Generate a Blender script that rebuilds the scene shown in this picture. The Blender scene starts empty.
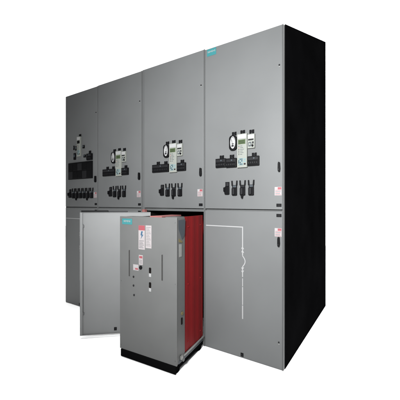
import bpy, bmesh, math, random
from mathutils import Vector, Matrix
random.seed(7)
S = bpy.context.scene
COL = S.collection
R = math.radians

# ---------------------------------------------------------------- camera
# the line-up's front face is the plane y = 0, its right-hand corner the origin; x runs right, y to the back
cd = bpy.data.cameras.new('camera'); cam = bpy.data.objects.new('camera', cd); COL.objects.link(cam)
cam.location = (0.6341, -2.0292, 1.1808)
cam.rotation_euler = (R(90), 0, R(33.182))
cd.sensor_width = 36; cd.lens = 26.42; cd.shift_y = 0.005
cd.clip_start = 0.05; cd.clip_end = 500
S.camera = cam

# ---------------------------------------------------------------- world: made-up gradient, white behind, dimmed in front so the doors stay dark
W = bpy.data.worlds.new('World'); S.world = W; W.use_nodes = True
nt = W.node_tree; nt.nodes.clear()
tc = nt.nodes.new('ShaderNodeTexCoord'); dot = nt.nodes.new('ShaderNodeVectorMath'); dot.operation = 'DOT_PRODUCT'
dot.inputs[1].default_value = (0, 1, 0)
mr = nt.nodes.new('ShaderNodeMapRange'); mr.interpolation_type = 'SMOOTHSTEP'
mr.inputs['From Min'].default_value = 0.12; mr.inputs['From Max'].default_value = 0.37
mr.inputs['To Min'].default_value = 0.03; mr.inputs['To Max'].default_value = 3.3
bg = nt.nodes.new('ShaderNodeBackground'); bg.inputs[0].default_value = (1, 1, 1, 1)
ow = nt.nodes.new('ShaderNodeOutputWorld')
nt.links.new(tc.outputs['Generated'], dot.inputs[0]); nt.links.new(dot.outputs['Value'], mr.inputs['Value'])
nt.links.new(mr.outputs[0], bg.inputs['Strength']); nt.links.new(bg.outputs[0], ow.inputs[0])

# ---------------------------------------------------------------- lamps
def area(name, loc, target, energy, sx, sy, spread=180, col=(1, 1, 1)):
    l = bpy.data.lights.new(name, 'AREA'); l.shape = 'RECTANGLE'; l.size = sx; l.size_y = sy
    l.energy = energy; l.spread = R(spread); l.color = col
    o = bpy.data.objects.new(name, l); COL.objects.link(o); o.location = loc
    o.rotation_euler = (Vector(target) - Vector(loc)).to_track_quat('-Z', 'Y').to_euler()
    return o
area('overhead_floor_fill', (-1.3, -0.8, 9), (-1.3, -0.8, 0), 265, 7, 7, 60)  # added lamp out of view, bleaches the floor to white
kl = bpy.data.lights.new('key_spotlight', 'SPOT'); kl.energy = 1420; kl.spot_size = R(85); kl.spot_blend = 1.0; kl.shadow_soft_size = 0.25; kl.color = (0.975, 0.992, 1)
ko = bpy.data.objects.new('key_spotlight', kl); COL.objects.link(ko); ko.location = (0.3, -2.5, 1.85)
ko.rotation_euler = (Vector((-0.38, 0, 1.5)) - ko.location).to_track_quat('-Z', 'Y').to_euler()

S.view_settings.view_transform = 'Standard'; S.view_settings.look = 'None'
S.view_settings.exposure = 0; S.view_settings.gamma = 1
S.render.engine = 'CYCLES'
S.cycles.use_denoising = True; S.cycles.max_bounces = 8

# ---------------------------------------------------------------- materials
def mat(name, col, rough=0.5, spec=0.3, metal=0.0, var=0.0, scale=8, bump=0.0, bscale=300, coat=0.0, k=0.65):
    col = tuple(c*k for c in col)
    m = bpy.data.materials.new(name); m.use_nodes = True
    n = m.node_tree; b = n.nodes['Principled BSDF']
    b.inputs['Base Color'].default_value = (*col, 1); b.inputs['Roughness'].default_value = rough
    b.inputs['Specular IOR Level'].default_value = spec; b.inputs['Metallic'].default_value = metal
    b.inputs['Coat Weight'].default_value = coat
    if var or bump:
        t = n.nodes.new('ShaderNodeTexCoord')
    if var:
        no = n.nodes.new('ShaderNodeTexNoise'); no.inputs['Scale'].default_value = scale; no.inputs['Detail'].default_value = 6
        r = n.nodes.new('ShaderNodeMapRange')
        r.inputs['From Min'].default_value = 0.3; r.inputs['From Max'].default_value = 0.7
        r.inputs['To Min'].default_value = 1 - var; r.inputs['To Max'].default_value = 1 + var
        x = n.nodes.new('ShaderNodeVectorMath'); x.operation = 'SCALE'; x.inputs[0].default_value = col
        n.links.new(t.outputs['Object'], no.inputs['Vector']); n.links.new(no.outputs['Fac'], r.inputs['Value'])
        n.links.new(r.outputs[0], x.inputs['Scale']); n.links.new(x.outputs[0], b.inputs['Base Color'])
        r2 = n.nodes.new('ShaderNodeMapRange'); r2.inputs['To Min'].default_value = rough - 0.08; r2.inputs['To Max'].default_value = rough + 0.08
        n.links.new(no.outputs['Fac'], r2.inputs['Value']); n.links.new(r2.outputs[0], b.inputs['Roughness'])
    if bump:
        n2 = n.nodes.new('ShaderNodeTexNoise'); n2.inputs['Scale'].default_value = bscale; n2.inputs['Detail'].default_value = 3
        bu = n.nodes.new('ShaderNodeBump'); bu.inputs['Strength'].default_value = bump; bu.inputs['Distance'].default_value = 0.002
        n.links.new(t.outputs['Object'], n2.inputs['Vector']); n.links.new(n2.outputs['Fac'], bu.inputs['Height'])
        n3 = n.nodes.new('ShaderNodeTexNoise'); n3.inputs['Scale'].default_value = 3.2; n3.inputs['Detail'].default_value = 1
        b2 = n.nodes.new('ShaderNodeBump'); b2.inputs['Strength'].default_value = 0.35; b2.inputs['Distance'].default_value = 0.012
        n.links.new(t.outputs['Object'], n3.inputs['Vector']); n.links.new(n3.outputs['Fac'], b2.inputs['Height'])
        n.links.new(bu.outputs[0], b2.inputs['Normal']); n.links.new(b2.outputs[0], b.inputs['Normal'])
    return m
GREY = mat('grey_enamel', (0.1, 0.1025, 0.103), 0.5, 0.18, var=0.045, scale=2.2, bump=0.05, bscale=350)
FRAME = mat('frame_enamel', (0.088, 0.09, 0.09), 0.5, 0.15, var=0.04, scale=4)
TRUCK = mat('truck_enamel', (0.092, 0.093, 0.0915), 0.5, 0.16, var=0.05, scale=5, bump=0.05, bscale=350)
INNER = mat('door_inside_enamel', (0.176, 0.179, 0.179), 0.5, 0.2, var=0.04, scale=4, bump=0.04, bscale=350)
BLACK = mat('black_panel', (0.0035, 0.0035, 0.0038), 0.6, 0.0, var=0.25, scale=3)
PLAST = mat('black_plastic', (0.004, 0.004, 0.0045), 0.45, 0.06)
DARK = mat('dark_plastic', (0.010, 0.010, 0.011), 0.45, 0.12)
RUBBER = mat('black_rubber', (0.0035, 0.0035, 0.0037), 0.8, 0.0)
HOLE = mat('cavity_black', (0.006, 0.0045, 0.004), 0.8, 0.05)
RED = mat('red_barrier', (0.145, 0.0075, 0.0085), 0.5, 0.06, var=0.05, scale=5, bump=0.03, bscale=60)
PINK = mat('pale_and_lit_red', (0.20, 0.075, 0.07), 0.5, 0.2, var=0.1, scale=9)  # pale red; on the top plate it puts lit barrier edges into the colour
WHITE = mat('white_print', (0.25, 0.25, 0.25), 0.5, 0.2)
IVORY = mat('relay_ivory', (0.175, 0.182, 0.165), 0.5, 0.2)
LCD = mat('lcd_green', (0.045, 0.065, 0.03), 0.3, 0.3)
TEALK = mat('keypad_teal', (0.12, 0.19, 0.20), 0.5, 0.2)
TEAL = mat('badge_teal', (0.030, 0.145, 0.155), 0.4, 0.2)
STEEL = mat('zinc_steel', (0.22, 0.22, 0.21), 0.4, 0.3, metal=0.3)
LABRED = mat('label_red', (0.21, 0.05, 0.06), 0.5, 0.2)
LABBLUE = mat('label_blue', (0.03, 0.07, 0.12), 0.5, 0.2)
LABPINK = mat('label_pale', (0.25, 0.228, 0.23), 0.5, 0.2)
YELLOW = mat('label_yellow', (0.11, 0.09, 0.04), 0.5, 0.2)
SLATE = mat('slate_label', (0.036, 0.043, 0.050), 0.5, 0.2)
FLOOR = mat('white_studio_floor', (0.9, 0.9, 0.9), 0.9, 0.0, k=1)

# ---------------------------------------------------------------- mesh builder: one object, several materials
class MB:
    def __init__(s): s.bm = bmesh.new(); s.mats = []
    def mi(s, m):
        if m not in s.mats: s.mats.append(m)
        return s.mats.index(m)
    def prism(s, pts, m, axis='y', a=0, b=0.01, bevel=0, seg=2):
        # polygon in the plane across `axis`, extruded from a to b along it
        def P(u, v, t): return {'y': (u, t, v), 'x': (t, u, v), 'z': (u, v, t)}[axis]
        A = [s.bm.verts.new(P(u, v, a)) for u, v in pts]; B = [s.bm.verts.new(P(u, v, b)) for u, v in pts]
        fs = [s.bm.faces.new(A), s.bm.faces.new(B[::-1])]
        n = len(pts)
        for i in range(n): fs.append(s.bm.faces.new((A[i], B[i], B[(i+1) % n], A[(i+1) % n])))
        bmesh.ops.recalc_face_normals(s.bm, faces=fs)
        k = s.mi(m)
        for f in fs: f.material_index = k
        if bevel:
            es = list({e for f in fs for e in f.edges})
            r = bmesh.ops.bevel(s.bm, geom=es, offset=bevel, segments=seg, affect='EDGES', profile=0.5, clamp_overlap=True)
            for f in r['faces']: f.material_index = k
        return s
    def box(s, x0, x1, y0, y1, z0, z1, m, bevel=0, seg=2):
        return s.prism([(x0, z0), (x1, z0), (x1, z1), (x0, z1)], m, 'y', y0, y1, bevel, seg)
    def disc(s, cx, cz, rx, rz, m, y0, y1, n=28, bevel=0):
        return s.prism([(cx + rx*math.cos(2*math.pi*i/n), cz + rz*math.sin(2*math.pi*i/n)) for i in range(n)], m, 'y', y0, y1, bevel)
    def rrect(s, x0, x1, z0, z1, r, m, y0, y1, bevel=0, n=6):
        pts = []
        for cx, cz, a0 in ((x1-r, z1-r, 0), (x0+r, z1-r, 90), (x0+r, z0+r, 180), (x1-r, z0+r, 270)):
            for i in range(n+1):
                a = R(a0 + 90*i/n); pts.append((cx + r*math.cos(a), cz + r*math.sin(a)))
        return s.prism(pts, m, 'y', y0, y1, bevel)
    def stroke(s, pts, w, m, y0, y1):
        # a flat line of width w through the points (x, z)
        for (x0, z0), (x1, z1) in zip(pts[:-1], pts[1:]):
            d = Vector((x1-x0, z1-z0)); L = d.length
            if L < 1e-6: continue
            d /= L; n = Vector((-d.y, d.x)) * w/2; e = d*w*0.15
            s.prism([(x0-e.x+n.x, z0-e.y+n.y), (x0-e.x-n.x, z0-e.y-n.y), (x1+e.x-n.x, z1+e.y-n.y), (x1+e.x+n.x, z1+e.y+n.y)], m, 'y', y0, y1)
            y0 -= 0.00002
        return s
    def mesh(s, name):
        me = bpy.data.meshes.new(name); s.bm.to_mesh(me); s.bm.free()
        for m in s.mats: me.materials.append(m)
        return me
    def build(s, name, parent=None, loc=(0, 0, 0)): return put(name, s.mesh(name), parent, loc)
def put(name, me, parent=None, loc=(0, 0, 0)):
    o = bpy.data.objects.new(name, me); COL.objects.link(o); o.location = loc
    if parent: o.parent = parent
    return o
def thing(name, loc, label, cat, group=None, rz=0):
    o = bpy.data.objects.new(name, None); COL.objects.link(o); o.location = loc; o.rotation_euler = (0, 0, rz)
    o.empty_display_size = 0.1
    o['label'] = label; o['category'] = cat
    if group: o['group'] = group
    return o

# ---------------------------------------------------------------- setting
f = MB(); f.box(-14, 12, -9, 6.5, -0.05, 0, FLOOR); fo = f.build('floor'); fo['kind'] = 'structure'

# ---------------------------------------------------------------- shared small meshes (origin at their own centre on the door face, y<0 is outwards)
def lettering(text, size, m, parent, loc, depth=0.0006, name='lettering'):
    c = bpy.data.curves.new('lettering', 'FONT'); c.body = text; c.size = size; c.extrude = depth
    c.align_x = 'CENTER'; c.align_y = 'CENTER'
    t = bpy.data.objects.new('tmp', c); COL.objects.link(t)
    dg = bpy.context.evaluated_depsgraph_get(); me = bpy.data.meshes.new_from_object(t.evaluated_get(dg))
    bpy.data.objects.remove(t); bpy.data.curves.remove(c)
    me.materials.clear(); me.materials.append(m)
    me.transform(Matrix.Rotation(R(90), 4, 'X'))
    return put(name, me, parent, loc)

def m_nameplate(w=0.038, h=0.028):
    b = MB(); b.box(-w/2, w/2, -0.0025, 0, -h/2, h/2, PLAST, 0.0006)
    b.box(-w*0.36, w*0.30, -0.0029, -0.002, h*0.10, h*0.22, DARK); b.box(-w*0.30, w*0.36, -0.0029, -0.002, -h*0.24, -h*0.12, DARK)
    return b.mesh('nameplate')
def m_nameplate2(w=0.038, h=0.028):
    # two black halves side by side, as the plates over the instruments
    b = MB(); b.box(-w/2, -w*0.06, -0.003, 0, -h/2, h/2, PLAST, 0.0006); b.box(w*0.06, w/2, -0.003, 0, -h/2, h/2, PLAST, 0.0006)
    b.box(-w*0.42, w*0.42, -0.0016, 0, -h*0.30, h*0.36, DARK)
    return b.mesh('nameplate')
def m_meter(dx=-0.012):
    b = MB(); b.rrect(-0.031, 0.031, -0.058, 0.058, 0.026, PLAST, -0.022, 0, 0.004)
    b.disc(0.002, 0.002, 0.0215, 0.047, WHITE, -0.0226, -0.02)
    for i in range(9):
        a = R(30 + i*15); b.stroke([(0.002+0.015*math.cos(a), 0.004+0.034*math.sin(a)), (0.002+0.019*math.cos(a), 0.004+0.042*math.sin(a))], 0.0016, PLAST, -0.0232, -0.022)
    b.stroke([(0.003, -0.022), (0.004+dx, 0.026)], 0.0025, PLAST, -0.0234, -0.022)
    b.box(-0.008, 0.011, -0.0234, -0.022, -0.03, -0.018, DARK); b.box(-0.006, 0.012, -0.0234, -0.022, -0.012, -0.006, DARK)
    return b.mesh('analog_meter')
def m_relay(h=0.253, w=0.08, lcd=True):
    b = MB(); b.box(-w/2, w/2, -0.02, 0, -h/2, h/2, IVORY, 0.002)
    b.box(-w/2+0.005, w/2-0.005, -0.0206, -0.019, h/2-0.035, h/2-0.006, WHITE)
    b.box(-w*0.38, w*0.38, -0.0212, -0.019, h/2-0.078, h/2-0.044, LCD if lcd else PLAST, 0.001)
    for k in range(2): b.box(-w*0.30, w*0.26, -0.0216, -0.021, h/2-0.058-0.012*k, h/2-0.055-0.012*k, DARK)
    for k in range(6):
        z = h/2-0.092-0.0125*k
        b.disc(-w*0.30, z, 0.003, 0.0035, LABRED if k == 1 else DARK, -0.0212, -0.019, 12)
        b.box(-w*0.18, w*(0.05+0.2*((k*37) % 5)/5), -0.0209, -0.019, z-0.0015, z+0.0015, SLATE)
    b.box(-w*0.38, w*0.12, -0.0215, -0.019, -h/2+0.017, -h/2+0.07, TEALK, 0.001)
    for i in range(3):
        for j in range(4):
            x = -w*0.36 + w*0.155*i; z = -h/2+0.020+0.0125*j
            b.box(x+0.001, x+w*0.12, -0.0235, -0.021, z, z+0.009, SLATE if (i+j) % 3 else IVORY, 0.0006)
    for k in range(3): b.box(w*0.2, w*0.4, -0.0225, -0.019, -h/2+0.02+0.018*k, -h/2+0.031+0.018*k, TEALK if k else DARK, 0.001)
    return b.mesh('protection_relay')
def m_device():
    b = MB(); b.box(-0.028, 0.028, -0.018, 0, -0.052, 0.052, IVORY, 0.002)
    b.box(-0.024, 0.024, -0.0186, -0.017, 0.02, 0.047, WHITE)
    b.box(-0.022, 0.02, -0.0195, -0.017, 0.006, 0.016, DARK); b.box(-0.02, 0.004, -0.0195, -0.017, -0.038, -0.006, SLATE, 0.001)
    b.box(0.010, 0.022, -0.0195, -0.017, -0.02, -0.004, DARK, 0.001); b.disc(0.014, -0.034, 0.007, 0.009, PLAST, -0.024, -0.017, 16)
    b.box(-0.014, -0.002, -0.0202, -0.019, -0.03, -0.014, IVORY)
    return b.mesh('digital_meter')
def m_block(w=0.088, h=0.07, n=5):
    b = MB(); b.box(-w/2, w/2, -0.02, 0, -h/2, h/2, PLAST, 0.002)
    b.box(-w/2+0.006, w/2-0.006, -0.024, -0.019, h*0.08, h/2-0.008, DARK, 0.001)
    b.box(-w/2+0.006, w/2-0.006, -0.024, -0.019, -h/2+0.008, -h*0.02, PLAST, 0.001)
    for k in range(n):
        x = -w/2+0.006+(w-0.012)*(k+0.5)/n
        b.box(x-0.003, x+0.003, -0.03, -0.023, -h*0.30, -h*0.10, DARK, 0.001)
    b.disc(0.01, h*0.26, 0.006, 0.006, SLATE, -0.027, -0.023, 14)
    return b.mesh('test_block')
def m_switch(kind=0):
    # escutcheon with a pistol-grip handle; two indicator stalks rise like horns above it
    b = MB(); w = 0.042
    if kind == 0:
        b.box(-0.017, 0.019, -0.004, 0, -0.05, 0.048, PLAST, 0.001)
        b.rrect(-0.019, 0.020, -0.05, 0.012, 0.008, PLAST, -0.015, -0.003, 0.003)
        b.box(-0.013, 0.013, -0.012, -0.003, 0.015, 0.042, DARK, 0.002)
        b.rrect(-0.023, -0.012, -0.028, 0.006, 0.004, PLAST, -0.026, -0.012, 0.002)
    else:
        b.box(-w/2, w/2, -0.004, 0, -0.058, 0.022, PLAST, 0.001)
        b.rrect(-0.020, 0.021, -0.058, 0.002, 0.009, PLAST, -0.015, -0.003, 0.003)
        b.box(-0.013, 0.013, -0.0065, -0.003, 0.004, 0.019, SLATE if kind == 1 else DARK, 0.001)
        for s in (-1, 1):
            b.prism([(s*0.013, 0.018), (s*0.024, 0.018), (s*0.0255, 0.056), (s*0.0165, 0.056)], PLAST, 'y', -0.010, 0, 0.0015)
        if kind == 2:
            b.prism([(-0.009, -0.055), (0.009, -0.055), (0.005, -0.08), (-0.004, -0.08)], PLAST, 'y', -0.026, -0.010, 0.002)
        b.rrect(-0.007, 0.008, -0.05, -0.004, 0.005, DARK, -0.028, -0.012, 0.003)
    return b.mesh('control_switch')
def m_handle(h=0.068):
    b = MB(); b.prism([(-0.004, -h/2), (0.006, -h/2), (0.0085, -h*0.2), (0.006, h*0.42), (0.002, h/2), (-0.003, h/2), (-0.006, h*0.3), (-0.007, -h*0.3)], PLAST, 'y', -0.022, 0, 0.002)
    b.disc(0, -h*0.28, 0.005, 0.005, DARK, -0.025, -0.02, 14)
    return b.mesh('door_handle')
def m_sticker(w=0.05, h=0.06):
    b = MB(); b.box(-w/2, w/2, -0.0008, 0, -h/2, h/2, LABPINK)
    b.box(-w*0.05, w*0.46, -0.0012, -0.0005, h*0.20, h*0.46, LABRED); b.box(-w*0.46, -w*0.1, -0.0012, -0.0005, h*0.22, h*0.46, WHITE)
    for k in range(5): b.box(-w*0.40, w*(0.42-0.2*((k*53) % 4)/4), -0.0011, -0.0005, h*0.10-0.008*k, h*0.10-0.008*k+0.0022, SLATE if k % 2 else LABRED)
    return b.mesh('warning_sticker')
def m_pin():
    b = MB(); b.disc(0, 0, 0.0055, 0.0065, DARK, -0.003, 0, 16); b.disc(0.0006, -0.010, 0.005, 0.004, STEEL, -0.002, 0, 16)  # the pale disc paints in a highlight below the dark latch mark
    return b.mesh('latch_pin')
def m_lock():
    b = MB(); b.box(-0.0115, 0.0115, -0.004, 0, -0.0135, 0.0135, PLAST, 0.001); b.disc(0, 0, 0.006, 0.006, DARK, -0.006, -0.003, 14)
    return b.mesh('lock')
def m_bus(x_left, x, zt, zb):
    b = MB(); y0, y1 = -0.0010, 0.0005; w = 0.0078
    b.box(x_left, x-w/2-0.0002, y0, y1, zt-w/2, zt+w/2, WHITE)
    b.box(x-w/2, x+w/2, y0, y1, 0.835, zt+w/2, WHITE)
    # draw-out breaker symbol: chevrons, the bulging arc, chevrons again
    def chev(z, d): b.stroke([(x-0.0085, z-0.013*d), (x, z), (x+0.009, z-0.016*d)], 0.0055, WHITE, -0.0014, 0.0002)
    chev(0.842, 1); chev(0.815, 1)
    b.box(x-w/2, x+w/2, y0-0.0002, y1, 0.775, 0.834, WHITE)
    b.stroke([(x+0.021*math.sin(math.pi*i/8), 0.775-0.082*i/8) for i in range(9)], 0.007, WHITE, -0.0012, 0.0002)
    b.box(x-w/2, x+w/2, y0-0.0002, y1, 0.615, 0.692, WHITE)
    chev(0.672, -1); chev(0.648, -1)
    b.box(x-w*0.42, x+w*0.42, y0, y1, 0.545, 0.605, WHITE)
    b.box(x-w*0.5, x+w*0.5, y0, y1, 0.405, 0.54, WHITE)
    b.box(x-w*0.6, x+w*0.6, y0, y1, zb, 0.40, WHITE)
    return b.mesh('mimic_bus')
ME = dict(nameplate=m_nameplate(), duo=m_nameplate2(), meter=[m_meter(-0.012), m_meter(0.004), m_meter(-0.006)], relay=m_relay(), device=m_device(), block=m_block(), handle=m_handle(),
          sticker=m_sticker(), pin=m_pin(), lock=m_lock(), sw=[m_switch(0), m_switch(1), m_switch(2)],
          relay_dark=m_relay(0.222, 0.062, False), plate=m_nameplate(0.036, 0.022), block_wide=m_block(0.19, 0.07, 9))

# ---------------------------------------------------------------- switchgear cabinets
HTS = [2.425, 2.432, 2.428, 2.424]
Ht, ZG, DEP, RISE = 2.42, 1.1205, 1.546, 0.575      # height in front, seam between the doors, depth, how far the roof climbs to the rear
XR = [0.0, -0.6485, -1.352, -2.000]                  # right edge of each section
XL = [-0.6485, -1.352, -2.000, -2.5914]
FR = 0.006                                           # frame face lies this far behind the door faces
def profile(y0, y1, z0):
    return [(y0, z0), (y1, z0), (y1, Ht + RISE*(y1/DEP)), (y0, Ht + RISE*(max(y0, 0)/DEP))]
def make_body(w, hollow, xdoor, post=0.008):
    # local x: -w .. 0
    b = MB()
    b.prism(profile(0.62 if hollow else 0.05, DEP, 0.0), FRAME, 'x', -w+0.001, -0.001)
    if hollow:
        b.prism([(0.05, ZG-0.006), (0.62, ZG-0.006), (0.62, Ht+RISE*0.62/DEP), (0.05, Ht+RISE*0.05/DEP)], FRAME, 'x', -w+0.001, -0.001)
        b.box(-w+0.001, -w+0.03, 0.05, 0.62, 0, ZG-0.006, FRAME); b.box(-0.022, -0.001, 0.05, 0.62, 0, ZG-0.006, FRAME)
    # front frame: posts, top rail, seam rail
    b.box(-w+0.001, xdoor-0.0, FR, 0.05, 0, Ht, FRAME); b.box(-post, -0.0005, 0.0, 0.05, 0, Ht, FRAME, 0.001)
    b.box(xdoor, -post, FR, 0.05, Ht-0.02, Ht, FRAME); b.box(xdoor, -post, FR+0.020, 0.05, ZG-0.02, ZG+0.02, FRAME)
    if not hollow: b.box(xdoor, -post, FR+0.002, 0.05, 0, 0.02, FRAME)
    return b
def door_slab(b, x0, x1, z0, z1, m): b.box(x0, x1, 0.0, FR+0.016, z0, z1, m, 0.0025, 2)

labels = ['grey cabinet at the right end with teal badge and black side wall',
          'grey cabinet standing open behind the red-sided breaker truck',
          'darker grey cabinet with four switches, second from the left end',
          'darkest grey cabinet at the left end with seven switches and wide black test panel']
for i in range(4):
    Ht = HTS[i]
    w = XR[i] - XL[i]
    c = thing('switchgear_cabinet', (XR[i], 0, 0), labels[i], 'switchgear', 'switchgear cabinets in the line-up')
    xd = -w + (0.030 if i == 1 else 0.004)           # left edge of the doors
    xe = -0.0065 if i == 0 else -0.0105                                     # right edge of the doors
    sh = 0
    body = make_body(w, i == 1, xd, 0.005 if i == 0 else 0.008).build('body', c)
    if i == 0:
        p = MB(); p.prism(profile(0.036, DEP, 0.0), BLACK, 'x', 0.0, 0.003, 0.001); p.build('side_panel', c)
    if i == 3:
        p = MB(); p.prism(profile(0.036, DEP, 0.0), BLACK, 'x', -w-0.003, -w, 0.001); p.build('side_panel', c)
    if i == 1:
        p = MB(); p.box(-w+0.03, -0.022, 0.5, 0.512, 0.0, ZG-0.007, HOLE)  # near-black sheets put in for the darkness inside the compartment
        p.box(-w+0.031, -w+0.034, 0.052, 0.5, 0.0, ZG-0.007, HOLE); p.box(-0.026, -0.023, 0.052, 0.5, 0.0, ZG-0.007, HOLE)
        p.box(-w+0.035, -0.027, 0.052, 0.5, ZG-0.011, ZG-0.0075, HOLE); p.build('compartment_shade', c)
        p = MB()
        for k in range(3): p.box(-w+0.10+0.19*k, -w+0.19+0.19*k, 0.38, 0.499, 0.25, 1.04, RED, 0.006)
        p.build('shutter', c)
    # upper door and what is mounted on it
    u = MB(); door_slab(u, xd, xe, ZG+0.007, Ht-0.004, GREY); ud = u.build('upper_door', c)
    def add(name, me, x, z, par=ud): return put(name, me, par, (x, -0.0002, z))
    if i < 3:
        X = lambda x: x + (-0.010 if i == 1 else sh)
        add('nameplate', ME['duo'], X(-0.378), 1.704); add('nameplate', ME['duo'], X(-0.307), 1.708); add('nameplate', ME['duo'], X(-0.234), 1.702)
        add('analog_meter', ME['meter'][i], X(-0.383), 1.632); add('protection_relay', ME['relay'], X(-0.306), 1.5655); add('digital_meter', ME['device'], X(-0.234), 1.629)
        if i == 0:
            add('test_block', ME['block'], -0.490, 1.486); add('test_block', ME['block'], -0.3985, 1.481)
        else: add('test_block', ME['block_wide'], X(-0.452), 1.484)
        add('test_block', ME['block'], X(-0.2175), 1.483)
        add('nameplate', ME['duo'], X(-0.486), 1.533); add('nameplate', ME['duo'], X(-0.397), 1.531); add('nameplate', ME['duo'], X(-0.214), 1.530)
        for k, (x, kd) in enumerate(((-0.438, 0), (-0.3745, 1), (-0.3065, 2), (-0.2375, 1))):
            add('control_switch', ME['sw'][kd], X(x) , 1.288)
    else:
        add('protection_relay', ME['relay_dark'], -0.311, 1.803); add('test_block', ME['block'], -0.125, 1.674); add('nameplate', ME['duo'], -0.128, 1.728)
        add('nameplate', ME['duo'], -0.305, 1.93)
        for (x, z, wd, hh) in ((-0.368, 1.79, 0.03, 0.05), (-0.235, 1.795, 0.028, 0.035), (-0.398, 1.70, 0.035, 0.075), (-0.413, 1.80, 0.012, 0.05), (-0.215, 1.69, 0.035, 0.03)):
            b = MB(); b.box(-wd/2, wd/2, -0.012, 0, -hh/2, hh/2, PLAST, 0.002); b.box(-wd*0.3, wd*0.3, -0.0135, -0.011, -hh*0.1, hh*0.3, SLATE); add('relay_module', b.mesh('relay_module'), x, z)
        b = MB(); b.box(-0.218, 0.218, -0.012, 0, -0.095, 0.095, PLAST, 0.002)
        for r_ in range(2):
            for k in range(5):
                x = -0.208 + 0.085*k; b.box(x, x+0.076, -0.016, -0.0115, -0.085+0.088*r_, -0.085+0.088*r_+0.078, DARK if (k+r_) % 3 == 0 else PLAST, 0.002)
        add('test_panel', b.mesh('test_panel'), -0.298, 1.534)
        for k in range(7): add('control_switch', ME['sw'][(0, 1, 2, 1, 1, 2, 1)[k]], -0.488 + 0.0655*k, 1.28)
    dx = (0, -0.006, 0, 0)[i]
    add('door_handle', ME['handle'], -0.027+dx, 1.427); add('warning_sticker', ME['sticker'], -0.036-0.002*i+dx, 1.257)
    add('nameplate', ME['plate'], -0.030+dx, 1.158); add('latch_pin', ME['pin'], -0.027+dx, 2.142)
    if i == 0:
        bd = MB(); bd.box(-0.0425, 0.0425, -0.002, 0, -0.028, 0.028, TEAL, 0.0008); bo = add('brand_badge', bd.mesh('brand_badge'), -0.581, 2.388)
        bo.name = 'badge'
        lettering('SIEMENS', 0.0195, WHITE, bo, (0, -0.0026, 0.004))
    # lower door
    l = MB()
    if i != 1:
        door_slab(l, xd, xe, 0.006, ZG-0.007, GREY); ld = l.build('lower_door', c)
        A = lambda name, me, x, z: put(name, me, ld, (x, -0.0002, z))
        A('nameplate', ME['plate'], -0.030+dx, 1.086); A('warning_sticker', ME['sticker'], -0.036+dx, 0.967); A('door_handle', ME['handle'], -0.030+dx, 0.903)
        A('lock', ME['lock'], -0.3125+sh, 0.028); A('latch_pin', ME['pin'], -0.031+dx, 0.194)
        put('mimic_bus', m_bus(xd+0.012, -0.3085+sh, 0.9915, 0.299), ld, (0, -0.0002, 0))
    else:
        # the open door: a pan door swung right round on its hinge arms, its inside towards us
        d = bpy.data.objects.new('lower_door', None)
        WD, T = 0.60, 0.010
        l.box(-WD, 0, 0, 0.004, 0.028, 1.091, INNER, 0.001)
        l.box(-WD, -WD+0.003, -T, -0.0002, 0.028, 1.091, INNER); l.box(-0.003, 0, -T, -0.0002, 0.028, 1.091, INNER)
        l.box(-WD+0.0032, -0.0032, -T, -0.0002, 0.028, 0.031, INNER); l.box(-WD+0.0032, -0.0032, -T, -0.0002, 1.088, 1.091, INNER)
        l.box(-WD+0.0032, -WD+0.022, -T, -T+0.003, 0.0315, 1.0875, INNER, 0.0006)
        d = l.build('lower_door', c); d['label'] = 'lower door swung wide open, its pale inside showing'
        d.location = (-1.633-XR[i] + WD*math.cos(R(0)), 0, 0)
        ang = R(33.182 + 9.0)
        # free edge stays where the photo has it
        fx, fy = -1.622, -0.472
        d.rotation_euler = (0, 0, ang)
        d.location = (fx + WD*math.cos(ang) - XR[i], fy + WD*math.sin(ang), 0)
        put('lock', ME['lock'], d, (-0.305, -0.0005, 0.066))
        g = MB(); g.box(-WD+0.01, -WD+0.235, -T+0.002, 0.006, 1.0915, 1.108, PLAST, 0.002); g.box(-WD+0.235, -WD+0.40, -T+0.004, 0.004, 1.0915, 1.102, DARK, 0.002); g.build('gap_shadow_strip', d)  # dark strips that stand in for the shadowed gap above the door
        rd = MB(); rd.box(-WD+0.024, -WD+0.028, -0.004, -0.0003, 0.20, 0.99, FRAME, 0.001)
        for z in (0.215, 0.97): rd.box(-WD+0.019, -WD+0.033, -0.008, -0.0003, z-0.012, z+0.012, FRAME, 0.002)
        rd.build('latch_rod', d)
        hx, hy = d.location.x, d.location.y
        for z in (0.12, 0.96):
            hb = MB(); hb.prism([(hx-0.01, hy+0.004), (hx+0.012, hy+0.02), (-w+0.06, 0.03), (-w+0.02, 0.03)], FRAME, 'z', z, z+0.02)
            hb.build('hinge_arm', c)
        hb = MB(); hb.box(-w+0.03, -w+0.062, -0.03, FR, 1.03, 1.112, PINK, 0.004); hb.box(-w+0.064, -w+0.085, -0.03, FR, 1.045, 1.078, PINK, 0.004)
        hb.build('hinge_bracket', c)

# ---------------------------------------------------------------- the breaker truck drawn out in front
t = thing('breaker_truck', (-0.588, -0.449, 0), 'grey fronted circuit breaker truck with red side barriers, drawn out of the open cabinet', 'circuit breaker', None, R(3.5))
WT, DT, TP = 0.526, 0.425, 0.028                    # width, depth, how far each side tapers to the rear
ZB, ZT = 0.062, 1.072
def side(y): return -TP*(y/DT)
fp = MB(); fp.box(-WT, 0, 0, 0.012, ZB, ZT, TRUCK, 0.003); fr = fp.build('front_panel', t)
b = MB()
b.prism([(-WT+0.004, 0.013), (-0.003, 0.013), (-0.003+side(0.12), 0.12), (-WT+0.004-side(0.12), 0.12)], TRUCK, 'z', ZB+0.004, ZT-0.003, 0.002)
b.prism([(-WT+0.008-side(0.121), 0.121), (-0.010+side(0.121), 0.121), (-0.012+side(DT), DT), (-WT+0.008-side(DT), DT)], HOLE, 'z', 0.11, ZT-0.01)
b.build('housing', t)
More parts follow.
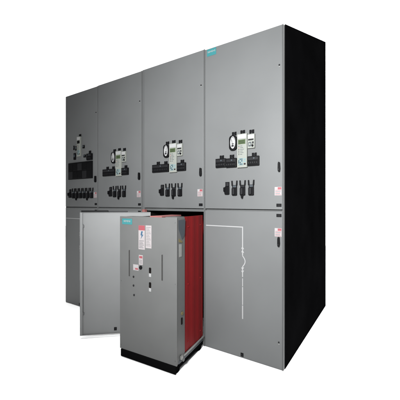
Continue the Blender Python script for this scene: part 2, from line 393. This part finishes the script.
for sgn in (0, 1):
    q = MB(); pts = []
    n = 24
    for k in range(n+1):
        y = 0.122 + (DT-0.122)*k/n
        pts.append((side(y) - 0.008 + 0.004*math.sin(math.pi*k/n) + 0.0010*max(-1, min(1, 2.2*math.sin(6*math.pi*k/n))), y))
    inner = [(x-0.006, y) for x, y in pts[::-1]]
    P = pts + inner
    if sgn: P = [(-WT - x, y) for x, y in P]
    for z in (0.16, 0.58, 1.0):
        for k in (4, 20):
            yy = 0.122 + (DT-0.122)*k/n; xx = side(yy) - 0.008 if not sgn else -WT - side(yy) + 0.008
            q.prism([(yy+0.006*math.cos(j*math.pi/5), z+0.006*math.sin(j*math.pi/5)) for j in range(10)], RED, 'x', xx-0.004 if sgn else xx, xx if sgn else xx+0.006, 0.001)
    q.prism(P, RED, 'z', 0.10, ZT+(0.003 if not sgn else -0.03)); q.build('side_barrier', t)
tr = MB(); tr.prism([(side(0.10)-0.004, 0.10), (side(0.10)+0.004, 0.10), (side(DT)+0.004, DT), (side(DT)-0.004, DT)], STEEL, 'z', 0.088, 0.0985, 0.001); tr.build('edge_trim', t)
ba = MB()
ba.prism([(-WT+0.01, 0.006), (-0.006, 0.006), (-0.004+side(DT), DT), (-WT+0.006-side(DT), DT)], RUBBER, 'z', 0.030, 0.0615, 0.003)
ba.prism([(-0.05, 0.03), (-0.002, 0.03), (-0.002+side(DT), DT), (-0.05+side(DT), DT)], SLATE, 'z', 0.0625, 0.087, 0.002)
ba.box(-WT+0.012, -0.008, -0.004, 0.005, 0.006, 0.0615, RUBBER, 0.003)
ba.build('base', t)
for (x, y) in ((-0.035, 0.035), (-0.055, DT-0.05), (-WT+0.035, 0.035), (-WT+0.055, DT-0.05)):
    wv = MB(); nn = 24
    wv.prism([(0.030*math.cos(2*math.pi*k/nn), 0.030+0.030*math.sin(2*math.pi*k/nn)) for k in range(nn)], RUBBER, 'x', -0.02, 0.02, 0.003)
    wv.build('wheel', t, (x, y, 0))
tp = MB()
tp.prism([(-WT*0.49, 0.03), (-0.15, 0.03), (-0.16, 0.30), (-WT*0.49, 0.30)], PINK, 'z', ZT-0.003, ZT+0.007, 0.002)
tp.prism([(-0.110, 0.02), (-0.012, 0.02), (-0.016, 0.12), (-0.110, 0.12)], TRUCK, 'z', ZT-0.003, ZT+0.004, 0.001)
tp.build('top_plate', t)
rb = MB(); rb.prism([(-0.004, 0.045), (0.012, 0.045), (0.006, 0.075), (-0.006, 0.075)], STEEL, 'z', 0.088, 0.112, 0.003)
rb.prism([(0.013*math.cos(2*math.pi*k/16)+0.072, 0.080+0.012*math.sin(2*math.pi*k/16)) for k in range(16)], FRAME, 'x', 0.0, 0.012, 0.002)
rb.build('roller_bracket', t)
# printed and cut details on the front panel (local x from the right edge)
def on(name, mbf, x, z): return put(name, mbf.mesh(name), fr, (x, -0.0002, z))
def Fx(px): return 0
bd = MB(); bd.box(-0.050, 0.050, -0.002, 0, -0.022, 0.022, TEAL, 0.0008); bo = on('badge', bd, -0.450, 1.034)
lettering('SIEMENS', 0.0185, WHITE, bo, (0, -0.0026, 0.002))
lb = MB(); lb.box(-0.030, 0.030, -0.0008, 0, -0.088, 0.088, LABPINK); lb.box(-0.0295, 0.0295, -0.0012, -0.0005, 0.052, 0.0875, LABRED)
lb.prism([(-0.004, 0.045), (0.012, 0.045), (0.004, 0.022), (0.016, 0.02), (-0.008, -0.012), (0.0, 0.014), (-0.01, 0.016)], LABBLUE, 'y', -0.0012, -0.0005)
for k in range(6): lb.box(-0.024, 0.022-0.012*((k*29) % 3)/2, -0.0011, -0.0005, -0.026-0.010*k, -0.0235-0.010*k, SLATE)
on('warning_label', lb, -0.308, 0.922)
lb = MB(); lb.box(-0.027, 0.027, -0.0008, 0, -0.082, 0.082, LABPINK)
for k in range(13): lb.box(-0.022, 0.020-0.014*((k*31) % 4)/3, -0.0011, -0.0005, 0.066-0.011*k, 0.0685-0.011*k, FRAME)
on('instruction_label', lb, -0.244, 0.930)
lb = MB(); lb.box(-0.019, 0.019, -0.0008, 0, -0.036, 0.036, LABPINK); lb.box(-0.015, 0.015, -0.0011, -0.0005, 0.012, 0.028, LABRED)
for k in range(3): lb.box(-0.015, 0.012, -0.0011, -0.0005, -0.004-0.01*k, -0.001-0.01*k, FRAME)
on('small_label', lb, -0.316, 0.757)
lb = MB(); lb.box(-0.026, 0.026, -0.0008, 0, -0.022, 0.022, LABPINK); lb.box(-0.022, 0.010, -0.0011, -0.0005, 0.002, 0.014, WHITE); lb.box(-0.006, 0.022, -0.0011, -0.0005, -0.016, -0.004, LABRED)
on('counter_window', lb, -0.364, 0.697)
lb = MB(); lb.disc(0, 0, 0.012, 0.014, PLAST, -0.010, 0, 20, 0.002); on('push_button', lb, -0.314, 0.702)
for z in (0.690, 0.585):
    lb = MB(); lb.rrect(-0.010, 0.010, -0.020, 0.020, 0.006, HOLE, -0.0012, 0, 0, 4); lb.box(-0.010, 0.010, -0.0012, 0, -0.046, -0.022, WHITE); lb.disc(0, 0.004, 0.005, 0.008, PLAST, -0.006, -0.001, 12)
    on('key_slot', lb, -0.230, z)
for (px, z, h) in ((-0.428, 0.722, 0.195), (-0.122, 0.722, 0.180)):
    lb = MB(); lb.box(-0.0035, 0.0035, -0.0015, 0, -h/2, h/2, HOLE); lb.box(0.0037, 0.006, -0.0028, 0, -h/2, h/2, TRUCK); on('slot', lb, px, z)
for (x, z) in ((-0.386, 0.625), (-0.386, 0.560), (-0.381, 0.490)):
    lb = MB(); lb.disc(0, 0, 0.007, 0.008, DARK, -0.003, 0, 14); on('indicator', lb, x, z)
for (x, z) in ((-WT+0.012, 0.09), (-0.014, 0.095), (-WT+0.012, 1.045), (-0.014, 1.04), (-WT+0.012, 0.58), (-0.014, 0.62)):
    lb = MB(); lb.disc(0, 0, 0.004, 0.004, FRAME, -0.002, 0, 12); on('screw', lb, x, z)
# right flank details
fl = MB()
fl.prism([(0.02, 1.055), (0.115, 1.055), (0.108, 0.95), (0.075, 0.92), (0.03, 0.99)], SLATE, 'x', 0, 0.002); fl.build('flank_plate', t, (-0.006, 0, 0))
fl = MB(); fl.prism([(0.03, 0.93), (0.075, 0.905), (0.075, 0.895), (0.03, 0.905)], YELLOW, 'x', 0, 0.0015); fl.prism([(0.035, 0.89), (0.068, 0.886), (0.068, 0.80), (0.035, 0.80)], STEEL, 'x', 0, 0.0015); fl.build('flank_label', t, (-0.005, 0, 0))
fl = MB(); fl.prism([(0.075+0.014*math.cos(k*0.4488), 0.40+0.012*math.sin(k*0.4488)) for k in range(14)], YELLOW, 'x', 0, 0.004); fl.prism([(0.062, 0.37), (0.078, 0.37), (0.078, 0.325), (0.062, 0.325)], HOLE, 'x', 0, 0.003); fl.build('padlock_hasp', t, (-0.006, 0, 0))
